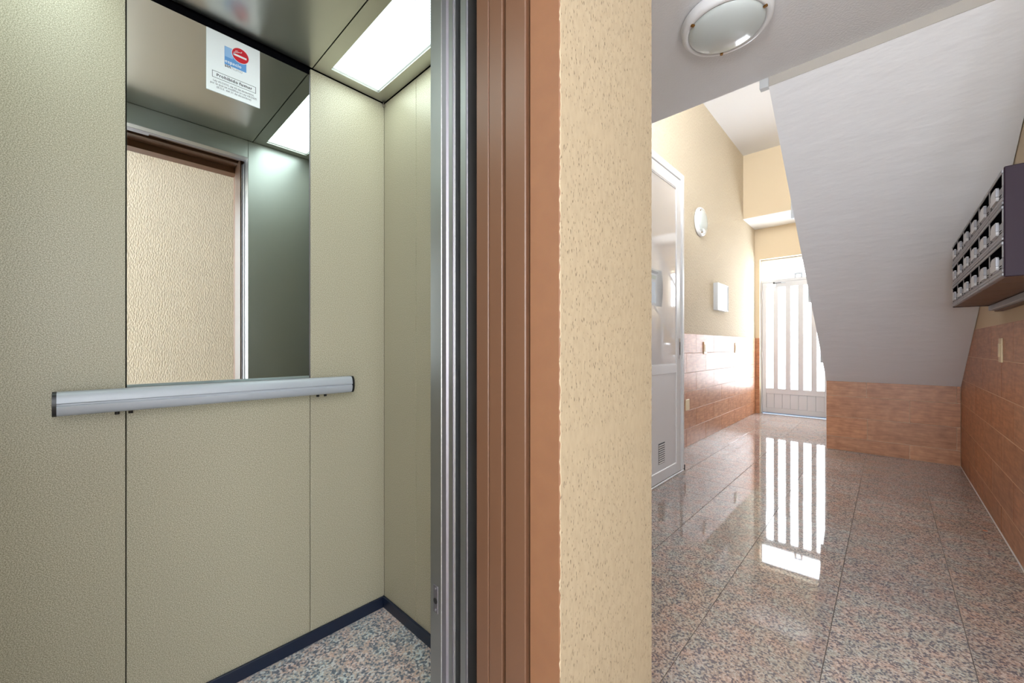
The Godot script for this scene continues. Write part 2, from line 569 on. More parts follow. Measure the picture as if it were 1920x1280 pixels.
	# wall of the lift shaft: front with the door opening, side, back
	var ws := structure(base("wall_lift"), "beige pitted plaster wall around the lift opening") as Node3D
	bar("front_core", ws, Vector3(-0.513, 0, -0.980), Vector3(-0.4405, 2.737, -0.605), M.pitted, 0.0)
	# plaster skin with an uneven edge on both sides
	var poly := PackedVector2Array()
	var e := noise(FastNoiseLite.TYPE_SIMPLEX, 40.0, 91, 3)
	var n := 420
	for i in n + 1:
		var y := 2.737 * i / n
		poly.append(Vector2(-0.596 - 0.0010 + 0.0020 * e.get_noise_1d(y), y))
	for i in n + 1:
		var y := 2.737 * (n - i) / n
		poly.append(Vector2(-0.983 + 0.0018 * e.get_noise_1d(y + 9.0), y))
	part("plaster_skin", ws, prism(poly, 0, -0.4415, -0.438), M.pitted)
	# patches of the ochre paint, dragged over the corner
	bar("reveal", ws, Vector3(-0.513, 0, -0.607), Vector3(-0.4400, 2.737, -0.5955), M.orange, 0.002)
	bar("front_core", ws, Vector3(-0.513, 0, 0.262), Vector3(-0.438, 2.737, 2.9), M.pitted, 0.0)
	bar("reveal", ws, Vector3(-0.513, 0, 0.250), Vector3(-0.440, 2.737, 0.262), M.orange, 0.002)
	bar("front_over_opening", ws, Vector3(-0.513, 2.185, -0.605), Vector3(-0.438, 2.737, 0.262), M.pitted, 0.0)
	bar("reveal", ws, Vector3(-0.513, 2.152, -0.5955), Vector3(-0.440, 2.185, 0.25), M.orange, 0.001)
	bar("shaft_side", ws, Vector3(-1.697, 0, -0.980), Vector3(-0.513, 2.737, -0.935), M.beige, 0.0)
	bar("shaft_side", ws, Vector3(-1.697, 0, 0.30), Vector3(-0.513, 2.737, 0.40), M.beige, 0.0)

# ------------------------------------------------------------------ street door
func pane(called: String, parent: Node3D, a: Vector3, b: Vector3, to: Vector3, radiance: float, m: Material) -> void:
	bar(called, parent, a, b, m, 0.0)
	var lo := a.min(b)
	var hi := a.max(b)
	var c := (lo + hi) * 0.5
	var s := hi - lo
	area("daylight", parent, c + to * (minf(s.x, s.z) * 0.5 + 0.004), to, Vector2(maxf(s.x, s.z), s.y), radiance, DAY)

func build_street_door() -> void:
	var d := base("door_1", Vector3(-1.143, 0, -8.1))
	structure(d, "white street door with five tall frosted panes and a transom")
	var X := func(x: float) -> float: return x + 1.143
	var zf := 0.0
	var xl := -1.649
	var xr := -0.636
	# outer frame
	bar("frame_post", d, Vector3(X.call(xl), 0, -0.06), Vector3(X.call(-1.607), 2.655, zf), M.door_paint)
	bar("frame_post", d, Vector3(X.call(-0.678), 0, -0.06), Vector3(X.call(xr), 2.655, zf), M.door_paint)
	bar("frame_head", d, Vector3(X.call(-1.607), 2.60, -0.06), Vector3(X.call(-0.678), 2.655, zf), M.door_paint)
	bar("transom_bar", d, Vector3(X.call(-1.607), 2.262, -0.06), Vector3(X.call(-0.678), 2.307, zf), M.door_paint)
	pane("transom_pane", d, Vector3(X.call(-1.607), 2.307, -0.035), Vector3(X.call(-0.678), 2.60, -0.027), Vector3(0, 0, 1), DOOR_LIGHT, M.pane)
	# leaf
	var leaf := Node3D.new()
	leaf.name = "leaf"
	d.add_child(leaf)
	var a0 := -1.603
	var a1 := -0.682
	var strips := [-1.544, -1.439, -1.370, -1.267, -1.195, -1.092, -1.019, -0.916, -0.843, -0.741]
	bar("stile", leaf, Vector3(X.call(a0), 0.018, -0.05), Vector3(X.call(strips[0]), 2.258, zf + 0.004), M.door_paint)
	bar("stile", leaf, Vector3(X.call(strips[9]), 0.018, -0.05), Vector3(X.call(a1), 2.258, zf + 0.004), M.door_paint)
	bar("rail", leaf, Vector3(X.call(strips[0]), 2.17, -0.05), Vector3(X.call(strips[9]), 2.258, zf + 0.004), M.door_paint)
	bar("rail", leaf, Vector3(X.call(strips[0]), 0.345, -0.05), Vector3(X.call(strips[9]), 0.436, zf + 0.004), M.door_paint)
	bar("rail", leaf, Vector3(X.call(strips[0]), 0.018, -0.05), Vector3(X.call(strips[9]), 0.10, zf + 0.004), M.door_paint)
	for k in 4:
		bar("mullion", leaf, Vector3(X.call(strips[k * 2 + 1]), 0.436, -0.05), Vector3(X.call(strips[k * 2 + 2]), 2.17, zf + 0.004), M.door_paint)
	for k in 5:
		pane("frosted_pane", leaf, Vector3(X.call(strips[k * 2]), 0.436, -0.032), Vector3(X.call(strips[k * 2 + 1]), 2.17, -0.024), Vector3(0, 0, 1), DOOR_LIGHT, M.pane)
	for k in 7:
		var w: float = (strips[9] - strips[0]) / 7.0
		bar("lower_slat", leaf, Vector3(X.call(strips[0] + k * w + 0.001), 0.10, -0.035), Vector3(X.call(strips[0] + (k + 1) * w - 0.001), 0.345, -0.008), M.door_paint, 0.004)
	for y in [0.22, 1.02, 2.05]:
		part("hinge", d, lathe([Vector2(0, -0.06), Vector2(0.011, -0.06), Vector2(0.011, 0.06), Vector2(0, 0.06)], 12), M.door_paint, Vector3(X.call(-1.606), y, 0.010))
	# door closer with its folding arm
	var c := base("door_closer", Vector3(-1.42, 2.205, -8.096))
	tag(c, "small white door closer with dark arm on the street door", "door closer")
	bar("body", c, Vector3(-0.11, -0.03, 0.0), Vector3(0.02, 0.025, 0.045), M.pvc, 0.008)
	bar("arm", c, Vector3(-0.02, 0.028, 0.012), Vector3(0.16, 0.036, 0.026), M.alu, 0.002)
	bar("arm", c, Vector3(-0.02, 0.028, 0.045), Vector3(0.10, 0.036, 0.058), M.black, 0.002)
	bar("spindle", c, Vector3(-0.012, 0.02, 0.02), Vector3(0.004, 0.05, 0.06), M.black, 0.002)
	# small lock box on the transom bar
	var l := base("transom_bracket", Vector3(-1.085, 2.307, -8.118))
	tag(l, "small grey bracket standing on the transom bar of the street door", "bracket")
	bar("plate", l, Vector3(-0.06, 0.0, 0.0), Vector3(-0.03, 0.075, 0.03), M.alu, 0.003)
	bar("plate", l, Vector3(0.03, 0.0, 0.0), Vector3(0.055, 0.075, 0.03), M.alu, 0.003)
	bar("plate", l, Vector3(-0.06, 0.045, 0.0), Vector3(0.055, 0.08, 0.034), M.alu, 0.003)
	# window over the foot of the stairs
	var w1 := base("window_1", Vector3(0.035, 2.265, -8.1))
	structure(w1, "frosted window over the foot of the stairs")
	bar("frame_side", w1, Vector3(-0.395, -0.335, -0.05), Vector3(-0.355, 0.395, 0.0), M.pvc)
	bar("frame_side", w1, Vector3(0.355, -0.335, -0.05), Vector3(0.395, 0.395, 0.0), M.pvc)
	bar("frame_head", w1, Vector3(-0.355, 0.355, -0.05), Vector3(0.355, 0.395, 0.0), M.pvc)
	bar("frame_sill", w1, Vector3(-0.355, -0.335, -0.05), Vector3(0.355, -0.295, 0.0), M.pvc)
	pane("pane", w1, Vector3(-0.355, -0.295, -0.03), Vector3(0.355, 0.355, -0.022), Vector3(0, 0, 1), DOOR_LIGHT, M.pane)

func build_added_windows() -> void:
	var w := structure(base("wall_back"), "beige wall behind the lift lobby with an added window") as Node3D
	bar("wall_under_window", w, Vector3(-0.438, 0, 2.7), Vector3(1.2, 0.75, 2.9), M.beige, 0.0)
	bar("wall_over_window", w, Vector3(-0.438, 2.5, 2.7), Vector3(1.2, 2.737, 2.9), M.beige, 0.0)
	bar("wall_beside_window", w, Vector3(-0.438, 0.75, 2.7), Vector3(-0.30, 2.5, 2.9), M.beige, 0.0)
	bar("wall_beside_window", w, Vector3(1.05, 0.75, 2.7), Vector3(1.2, 2.5, 2.9), M.beige, 0.0)
	var d := base("added_window_2", Vector3(0.375, 0.75, 2.76))  # unseen window, put in to light the lobby and the stair underside
	structure(d, "large frosted window added at the back of the lift lobby for light")
	for x in [-0.675, -0.02, 0.635]:
		bar("frame_post", d, Vector3(x, 0, 0), Vector3(x + 0.04, 1.75, 0.06), M.pvc)
	for y in [0.0, 1.71]:
		bar("frame_rail", d, Vector3(-0.635, y, 0), Vector3(-0.02, y + 0.04, 0.06), M.pvc)
		bar("frame_rail", d, Vector3(0.02, y, 0), Vector3(0.635, y + 0.04, 0.06), M.pvc)
	pane("pane", d, Vector3(-0.635, 0.04, 0.02), Vector3(-0.02, 1.71, 0.028), Vector3(0, 0, -1), BACK_LIGHT, M.pane)
	# unseen window opposite the lift, added to light the car and pillar
	var f := base("added_window_3", Vector3(1.24, 0.7, 0.59))
	structure(f, "large frosted window added opposite the lift for light")
	for z in [-0.59, -0.02, 0.55]:
		bar("frame_post", f, Vector3(0, 0, z), Vector3(0.06, 1.8, z + 0.04), M.pvc)
	for y in [0.0, 1.76]:
		bar("frame_rail", f, Vector3(0, y, -0.55), Vector3(0.06, y + 0.04, -0.02), M.pvc)
		bar("frame_rail", f, Vector3(0, y, 0.02), Vector3(0.06, y + 0.04, 0.55), M.pvc)
	pane("pane", f, Vector3(0.02, 0.04, -0.55), Vector3(0.028, 1.76, -0.02), Vector3(-1, 0, 0), SIDE_LIGHT, M.pane)
	pane("pane", f, Vector3(0.02, 0.04, 0.02), Vector3(0.028, 1.76, 0.55), Vector3(-1, 0, 0), SIDE_LIGHT, M.pane)
	pane("pane", d, Vector3(0.02, 0.04, 0.02), Vector3(0.635, 1.71, 0.028), Vector3(0, 0, -1), BACK_LIGHT, M.pane)

# ------------------------------------------------------------------ lift car
const LX := -1.633    # back wall
const LZ := -0.906    # side wall beside the lamp
const LW := 0.235     # other side wall
const LY := 2.231     # ceiling
const LF := -0.822    # inner face of the front

func build_lift_car() -> void:
	var c := base("lift_car", Vector3(-1.2, 0, -0.33))
	tag(c, "lift car lined with speckled olive beige panels under a steel ceiling", "lift")
	var o := c.position
	var B := func(called: String, a: Vector3, b: Vector3, m: Material, bev := 0.001) -> MeshInstance3D: return bar(called, c, a - o, b - o, m, bev)
	B.call("floor_plate", Vector3(LX - 0.03, -0.05, LZ - 0.02), Vector3(LF + 0.02, 0.0, LW + 0.02), M.lift_granite)
	# backing shell, dark in the joints
	B.call("shell_back", Vector3(LX - 0.03, 0, LZ - 0.025), Vector3(LX - 0.012, LY + 0.03, LW + 0.025), M.slot, 0.0)
	B.call("shell_side", Vector3(LX - 0.03, 0, LZ - 0.027), Vector3(LF, LY + 0.03, LZ - 0.012), M.slot, 0.0)
	B.call("shell_side", Vector3(LX - 0.03, 0, LW + 0.012), Vector3(LF, LY + 0.03, LW + 0.027), M.slot, 0.0)
	B.call("shell_roof", Vector3(LX - 0.03, LY + 0.05, LZ - 0.02), Vector3(LF + 0.04, LY + 0.07, LW + 0.02), M.slot, 0.0)
	# panels
	B.call("wall_panel", Vector3(LX - 0.012, 0, LZ), Vector3(LX, LY - 0.003, -0.5948), M.laminate)
	B.call("wall_panel", Vector3(LX - 0.012, 0, -0.5925), Vector3(LX, 1.026, -0.0802), M.laminate)
	B.call("wall_panel", Vector3(LX - 0.012, 0, -0.0778), Vector3(LX, LY - 0.003, LW), M.laminate)
	B.call("wall_panel", Vector3(LX, 0, LZ - 0.012), Vector3(-1.3832, LY - 0.003, LZ), M.laminate)
	B.call("wall_panel", Vector3(-1.3808, 0, LZ - 0.012), Vector3(LF, LY - 0.003, LZ), M.laminate)
	B.call("wall_panel", Vector3(LX, 0, LW), Vector3(LF, LY - 0.003, LW + 0.012), M.laminate)
	# skirting
	B.call("skirting", Vector3(LX, 0, LZ + 0.010), Vector3(LX + 0.010, 0.048, LW), M.navy, 0.002)
	B.call("skirting", Vector3(LX, 0, LZ), Vector3(LF, 0.048, LZ + 0.010), M.navy, 0.002)
	B.call("skirting", Vector3(LX + 0.010, 0, LW - 0.010), Vector3(LF, 0.048, LW), M.navy, 0.002)
	# ceiling sheets: a plain one and the one that carries the lamp
	B.call("ceiling_sheet", Vector3(LX + 0.004, LY, -0.5995), Vector3(LF, LY + 0.02, -0.0725), M.ceiling_steel)
	var st := begin()
	for q in [[LX + 0.004, -1.581, LZ + 0.003, -0.6025], [-0.87, LF, LZ + 0.003, -0.6025], [-1.581, -0.87, LZ + 0.003, -0.851], [-1.581, -0.87, -0.653, -0.6025]]:
		add_cbox(st, Vector3((q[0] + q[1]) * 0.5, LY + 0.01, (q[2] + q[3]) * 0.5) - o, Vector3(q[1] - q[0], 0.02, q[3] - q[2]), 0.0)
	part("ceiling_sheet", c, st.commit(), M.ceiling_steel)
	var st2 := begin()
	for q in [[LX + 0.004, -1.581, -0.0695, LW - 0.003], [-0.87, LF, -0.0695, LW - 0.003], [-1.581, -0.87, 0.179, LW - 0.003], [-1.581, -0.87, -0.0695, -0.019]]:
		add_cbox(st2, Vector3((q[0] + q[1]) * 0.5, LY + 0.01, (q[2] + q[3]) * 0.5) - o, Vector3(q[1] - q[0], 0.02, q[3] - q[2]), 0.0)
	part("ceiling_sheet", c, st2.commit(), M.ceiling_steel)
	var clip := B.call("corner_clip", Vector3(LX + 0.001, LY - 0.022, LZ + 0.001), Vector3(LX + 0.014, LY - 0.002, LZ + 0.012), M.chrome, 0.003) as MeshInstance3D
	clip.set_meta("label", "small bright metal clip in the ceiling corner")
	# front of the car: steel return beside the opening, and the header over it
	B.call("front_return", Vector3(LF, 0, LZ), Vector3(-0.777, LY, -0.580), M.steel, 0.0015)
	B.call("front_header", Vector3(LF, 2.141, -0.580), Vector3(-0.777, LY, LW), M.steel, 0.0015)
	B.call("front_over", Vector3(LF, LY, LZ), Vector3(-0.777, LY + 0.06, LW), M.slot, 0.0)
	# bright lip between the return and the first door leaf
	var lip := PackedVector2Array([Vector2(-0.777, -0.5815), Vector2(-0.777, -0.65), Vector2(-0.757, -0.65), Vector2(-0.757, -0.592), Vector2(-0.764, -0.584)])
	part("front_lip", c, prism(lip, 1, 0.0, 2.141), M.polished, -o)
	B.call("header_lip", Vector3(-0.777, 2.141, -0.60), Vector3(-0.755, 2.165, LW), M.polished, 0.002)
	B.call("sill", Vector3(LF + 0.02, -0.05, -0.9), Vector3(-0.685, -0.001, LW + 0.02), M.alu)
	# lock escutcheon low on the return
	var e := B.call("escutcheon", Vector3(-0.808, 0.506, -0.582), Vector3(-0.790, 0.572, -0.5788), M.polished, 0.0008) as MeshInstance3D
	e.set_meta("label", "steel lock escutcheon with a black keyhole")
	part("keyhole", e, prism(disc_poly(0.0072, 20), 2, 0.0, 0.0022), M.black, Vector3(0, -0.004, 0.0004))
	for y in [0.026, -0.026]:
		part("screw", e, prism(disc_poly(0.0028, 12), 2, 0.0, 0.0024), M.chrome, Vector3(0, y, 0.0004))

func build_lift_doors() -> void:
	# two telescopic leaves of the car door, pushed aside into the pocket
	var leaf := base("car_door_leaf", Vector3(-0.7445, 0, -0.74))
	tag(leaf, "steel car door leaf pushed open beside the steel return panel", "lift door")
	bar("panel", leaf, Vector3(-0.0115, 0.008, -0.155), Vector3(0.0115, 2.15, 0.1555), M.steel, 0.002)
	bar("edge_strip", leaf, Vector3(0.0055, 0.008, 0.1555), Vector3(0.0115, 2.15, 0.1585), M.polished, 0.001)
	var leaf2 := base("car_door_leaf", Vector3(-0.7015, 0, -0.74))
	tag(leaf2, "steel car door leaf next to the dark gap before the brown leaf", "lift door")
	bar("panel", leaf2, Vector3(-0.0145, 0.008, -0.155), Vector3(0.0115, 2.15, 0.1535), M.steel, 0.002)
	bar("edge_strip", leaf2, Vector3(0.0095, 0.008, 0.1535), Vector3(0.0165, 2.15, 0.1575), M.polished, 0.001)
	# landing door, brown
	for k in 2:
		var l := base("landing_door_leaf", Vector3([-0.6355, -0.597][k], 0, -0.74))
		tag(l, ["brown lacquered landing door leaf beside the dark gap", "brown lacquered landing door leaf next to the fixed brown frame"][k], "lift door")
		bar("panel", l, Vector3(-0.0195, 0.008, -0.155), Vector3([0.0185, 0.0195][k], 2.19, [0.1575, 0.1560][k]), M.brown, 0.0016)
	var f := base("landing_door_frame", Vector3(-0.545, 0, -0.33))
	tag(f, "brown lacquered steel frame around the lift opening", "door frame")
	var o := f.position
	bar("jamb", f, Vector3(-0.572, 0, -0.68) - o, Vector3(-0.5165, 2.25, -0.587) - o, M.brown, 0.002)
	bar("jamb", f, Vector3(-0.572, 0, 0.25) - o, Vector3(-0.5165, 2.25, 0.29) - o, M.brown, 0.002)
	bar("groove", f, Vector3(-0.578, 0, -0.68) - o, Vector3(-0.571, 2.19, -0.60) - o, M.slot, 0.0)
	bar("groove", f, Vector3(-0.5175, 0, -0.68) - o, Vector3(-0.512, 2.19, -0.604) - o, M.slot, 0.0)
	bar("head", f, Vector3(-0.60, 2.182, -0.587) - o, Vector3(-0.5165, 2.30, 0.25) - o, M.brown, 0.002)
	var h := bar("header", f, Vector3(-0.655, 2.196, -0.585) - o, Vector3(-0.60, 2.34, 0.25) - o, M.brown, 0.002)
	for z in [-0.50, -0.40, -0.31]:
		part("screw", h, prism(disc_poly(0.005, 12), 0, -0.0015, 0.0), M.black, Vector3(-0.655, 2.225, z) - o - h.position)
	bar("header_rail", f, Vector3(-0.642, 2.186, -0.585) - o, Vector3(-0.63, 2.196, 0.25) - o, M.brown, 0.001)
	bar("cavity", f, Vector3(-0.755, 2.30, -0.9) - o, Vector3(-0.513, 2.42, 0.29) - o, M.slot, 0.0)
	bar("cover_plate", f, Vector3(-0.752, 2.17, -0.205) - o, Vector3(-0.66, 2.178, 0.25) - o, M.polished, 0.001)
	bar("sill", f, Vector3(-0.655, -0.05, -0.9) - o, Vector3(-0.513, -0.001, 0.29) - o, M.alu, 0.001)
	bar("threshold", f, Vector3(-0.513, -0.05, -0.60) - o, Vector3(-0.438, -0.001, 0.25) - o, M.granite[0], 0.001)
	bar("back_stop", f, Vector3(-0.66, 0, 0.255) - o, Vector3(-0.575, 2.30, 0.29) - o, M.brown, 0.002)

func build_lift_items() -> void:
	# mirror
	var m := base("mirror", Vector3(LX, 1.03, -0.336))
	tag(m, "tall frameless mirror set into the lift wall above the handrail", "mirror")
	bar("glass", m, Vector3(-0.010, 0.0, -0.2545), Vector3(-0.001, 1.174, 0.2555), M.mirror, 0.0004)
	bar("edge_strip", m, Vector3(-0.010, 0.0, -0.2572), Vector3(0.0006, 1.174, -0.2548), M.polished, 0.0003)
	bar("edge_strip", m, Vector3(-0.010, -0.003, -0.2572), Vector3(0.0006, -0.0003, 0.2557), M.polished, 0.0003)
	# handrail
	var r := base("handrail", Vector3(-1.563, 1.002, -0.333))
	tag(r, "grey aluminium handrail with black end caps below the mirror", "handrail")
	var prof := PackedVector2Array()
	# oval section in (x, y) with a groove along its face
	for k in 33:
		var t := -PI / 2 + PI * k / 32.0
		var y := 0.0315 * sin(t)
		if absf(y + 0.001) < 0.0022:
			continue
		prof.append(Vector2(0.004 + 0.020 * pow(maxf(cos(t), 0.0), 0.7), y))
	for i in prof.size() - 1:
		if prof[i].y < -0.002 and prof[i + 1].y > 0.0:
			prof.insert(i + 1, Vector2(0.0195, -0.0022))
			prof.insert(i + 2, Vector2(0.0195, 0.0002))
			break
	prof.append(Vector2(-0.012, 0.0315))
	prof.append(Vector2(-0.018, 0.024))
	prof.append(Vector2(-0.018, -0.024))
	prof.append(Vector2(-0.012, -0.0315))
	part("rail", r, prism(prof, 2, -0.386, 0.386), M.alu)
	var cap := PackedVector2Array()
	for k in 25:
		var t := -PI / 2 + PI * k / 24.0
		cap.append(Vector2(0.004 + 0.0205 * pow(maxf(cos(t), 0.0), 0.7), 0.0322 * sin(t)))
	cap.append(Vector2(-0.018, 0.031))
	cap.append(Vector2(-0.018, -0.031))
	part("end_cap", r, prism(cap, 2, 0.386, 0.394), M.black)
	part("end_cap", r, prism(cap, 2, -0.394, -0.386), M.black)
	for z in [0.262, -0.285]:
		bar("bracket", r, Vector3(-0.070, -0.018, z - 0.015), Vector3(-0.012, 0.012, z + 0.015), M.black, 0.003)
		for dz in [-0.016, 0.012]:
			part("bolt", r, lathe([Vector2(0, -0.045), Vector2(0.0055, -0.045), Vector2(0.0055, -0.02), Vector2(0, -0.02)], 10), M.black, Vector3(-0.028, 0.002, z + dz))
	# one lamp along each side of the ceiling; the second is added, unseen
	for side in 2:
		var l := base("lift_ceiling_lamp", Vector3(-1.2255, LY, [-0.752, 0.080][side]))
		tag(l, ["bright rectangular lamp with ribbed diffuser in the lift ceiling, next to the mirror", "added unseen rectangular lamp with ribbed diffuser over the other side of the lift car"][side], "lamp")
		bar("diffuser", l, Vector3(-0.3555, 0.012, -0.099), Vector3(0.3515, 0.016, 0.099), M.lens, 0.0)
		var ribs := begin()
		for k in 30:
			var z := -0.0957 + k * 0.0066
			add_prism(ribs, PackedVector2Array([Vector2(z - 0.0028, 0.0118), Vector2(z, 0.0092), Vector2(z + 0.0028, 0.0118)]), 0, -0.3555, 0.3515)
		part("ribs", l, ribs.commit(), M.lens)
		bar("housing", l, Vector3(-0.37, 0.02, -0.112), Vector3(0.37, 0.045, 0.112), M.alu, 0.001)
		area("lamp_light", l, Vector3(0, 0.006, 0), Vector3.DOWN, Vector2(0.19, 0.69), LIFT_LIGHT, Color(0.93, 1.0, 0.97))
	build_no_smoking_sign()

func words(parent: Node3D, called: String, text: String, height: float, at: Vector2, m: Material, bold := false, centre := true) -> void:
	var t := TextMesh.new()
	var f := SystemFont.new()
	f.font_names = PackedStringArray(["Droid Sans"])
	if bold:
		f.font_weight = 700
	t.font = f
	t.text = text
	t.font_size = 32
	t.pixel_size = height / 24.0
	t.depth = 0.0002
	t.curve_step = 2.0
	t.horizontal_alignment = HORIZONTAL_ALIGNMENT_CENTER if centre else HORIZONTAL_ALIGNMENT_LEFT
	t.vertical_alignment = VERTICAL_ALIGNMENT_CENTER
	part(called, parent, t, m, Vector3(at.x, at.y, 0.0017))

func build_no_smoking_sign() -> void:
	# local axes: x to the reader's right, y up, z towards the reader
	var s := base("no_smoking_sign", Vector3(LX, 2.102, -0.346))
	s.rotation.y = PI / 2
	tag(s, "white no smoking sign stuck on the top of the mirror", "sign")
	bar("plate", s, Vector3(-0.077, -0.103, 0.0), Vector3(0.077, 0.101, 0.0014), M.sign_white, 0.0006)
	bar("blue_square", s, Vector3(-0.0275, 0.003, 0.001), Vector3(0.0355, 0.064, 0.00155), M.sign_blue, 0.0)
	bar("pale_square", s, Vector3(-0.0265, 0.030, 0.001), Vector3(-0.004, 0.063, 0.0016), M.sign_sky, 0.0)
	part("white_ring", s, prism(disc_poly(0.0262, 40), 2, 0.0010, 0.0017), M.sign_white, Vector3(0.018, 0.053, 0))
	part("red_disc", s, prism(disc_poly(0.0245, 40), 2, 0.0010, 0.0018), M.sign_red, Vector3(0.018, 0.053, 0))
	bar("cigarette", s, Vector3(0.0, 0.0465, 0.001), Vector3(0.036, 0.053, 0.0019), M.sign_white, 0.0)
	bar("cigarette_tip", s, Vector3(-0.003, 0.0465, 0.001), Vector3(-0.0008, 0.053, 0.0019), M.sign_sky, 0.0)
	var smoke := begin()
	for q in [[-0.002, 0.050, 0.004, 0.053], [0.002, 0.053, 0.012, 0.055], [0.010, 0.054, 0.014, 0.058], [0.003, 0.0575, 0.011, 0.0595], [0.014, 0.057, 0.022, 0.059], [0.020, 0.059, 0.0225, 0.064]]:
		add_cbox(smoke, Vector3((q[0] + q[2]) * 0.5, (q[1] + q[3]) * 0.5 + 0.0055, 0.00145), Vector3(q[2] - q[0], 0.0016, 0.0009), 0.0, Basis(Vector3(0, 0, 1), atan2(q[3] - q[1], q[2] - q[0])))
	part("smoke_mark", s, smoke.commit(), M.sign_white)
	words(s, "lettering", "espacio", 0.0098, Vector2(-0.003, 0.0145), M.sign_white, true)
	words(s, "lettering", "sin", 0.0098, Vector2(-0.0185, -0.001), M.sign_ink, true)
	words(s, "lettering", "humo", 0.0092, Vector2(0.008, -0.002), M.sign_print_grey)
	for q in [[-0.0615, -0.0349, 0.0645, -0.0336], [-0.0615, -0.056, 0.0645, -0.0547], [-0.0615, -0.056, -0.0602, -0.0336], [0.0632, -0.056, 0.0645, -0.0336]]:
		bar("border_line", s, Vector3(q[0], q[1], 0.001), Vector3(q[2], q[3], 0.0016), M.sign_ink, 0.0)
	words(s, "lettering", "Prohibido fumar", 0.0098, Vector2(0.001, -0.0448), M.sign_ink, true)
	words(s, "lettering", "Ley 42/2010, de 30 de diciembre,", 0.0060, Vector2(0, -0.066), M.sign_ink)
	words(s, "lettering", "por la que se modifica la Ley 28/2005", 0.0060, Vector2(0, -0.0755), M.sign_ink)
	words(s, "lettering", "(B.O.E. del 31 de diciembre)", 0.0060, Vector2(0, -0.0855), M.sign_ink)

# ------------------------------------------------------------------ stairs
const RISE := 0.1725
const RUN := 0.2701
const FOOT := -7.43

func build_staircase() -> void:
	var s := base("staircase", Vector3(0, 0, -5.0))
	tag(s, "white plastered staircase seen from below, with a brown tiled knee wall", "staircase")
	var p := PackedVector2Array()
	for i in 17:
		p.append(Vector2(FOOT + i * RUN, i * RISE))
		p.append(Vector2(FOOT + i * RUN, (i + 1) * RISE - 0.03))
		if i < 16:
			p.append(Vector2(FOOT + (i + 1) * RUN, (i + 1) * RISE - 0.03))
	p.append(Vector2(-2.754, 17 * RISE - 0.03))
	p.append(Vector2(-2.754, 2.682))
	p.append(Vector2(-5.764, 0.762))
	p.append(Vector2(-5.764, 0.0))
	part("flight", s, prism(p, 0, -0.513, 0.5085), M.white_plaster, Vector3(0, 0, 5.0))
	for i in 17:
		var z0 := FOOT + i * RUN - 0.025
		var z1 := FOOT + (i + 1) * RUN if i < 16 else -2.754
		bar("tread", s, Vector3(-0.513, (i + 1) * RISE - 0.03, z0 + 5.0), Vector3(0.5085, (i + 1) * RISE, z1 + 5.0), M.granite[i % 3], 0.004)
	# knee wall under the flight
	bar("tile_bed", s, Vector3(-0.511, 0, -0.766), Vector3(0.508, 0.755, -0.7605), M.grout, 0.0)
	var rows := [0.772, 0.603, 0.372, 0.148, 0.0]
	var joints := [[-0.513, -0.171, 0.482, 0.508], [-0.513, 0.16, 0.508], [-0.513, -0.165, 0.482, 0.508], [-0.513, 0.16, 0.508]]
	for r in 4:
		for k in joints[r].size() - 1:
			var x0: float = joints[r][k] + 0.0014
			var x1: float = joints[r][k + 1] - 0.0014
			var g := 0.0019
			var top: float = rows[r] - g
			# the top row is cut to the slope of the ceiling above it: its upper edge leans a little
			bar("wall_tile", s, Vector3(x0, rows[r + 1] + g, -0.764), Vector3(x1, top - (0.004 if r == 0 else 0.0), -0.756), M.tile[(r + k) % 4], 0.0012)

func build_railing() -> void:
	var r := base("stair_railing", Vector3(-0.5245, 0, -5.0))
	tag(r, "white metal railing with thin balusters along the open side of the stairs", "railing")
	var under := func(z: float) -> float: return 2.682 + (z + 2.754) * 0.6386
	var nose := func(z: float) -> float: return maxf(0.0, (z - FOOT + RUN) / RUN * RISE)
	for z in [-2.77, -3.655, -4.535, -5.44, -6.35, -7.25]:
		var y0: float = maxf(under.call(z) + 0.012, 0.0)
		var top: float = nose.call(z) + 0.92
		bar("post", r, Vector3(-0.036 if z > -2.8 else -0.0105, y0, z - 0.02 + 5.0), Vector3(0.0113, top, z + 0.02 + 5.0), M.grey_case, 0.002)
	var slope := atan(RISE / RUN)
	var tilt := Basis(Vector3(1, 0, 0), -slope)
	var mid := (-2.77 - 7.25) * 0.5
	var L := (7.25 - 2.77) / cos(slope)
	part("top_rail", r, cbox(Vector3(0.022, 0.03, L + 0.06), 0.004), M.grey_case, Vector3(0, nose.call(mid) + 0.92, mid + 5.0), tilt)
	part("lower_rail", r, cbox(Vector3(0.018, 0.025, L), 0.003), M.grey_case, Vector3(0, nose.call(mid) + 0.10, mid + 5.0), tilt)
	for k in 44:
		var z := -7.15 + k * 0.0995
		bar("baluster", r, Vector3(-0.006, nose.call(z) + 0.10, z - 0.006 + 5.0), Vector3(0.006, nose.call(z) + 0.92, z + 0.006 + 5.0), M.pvc, 0.001)

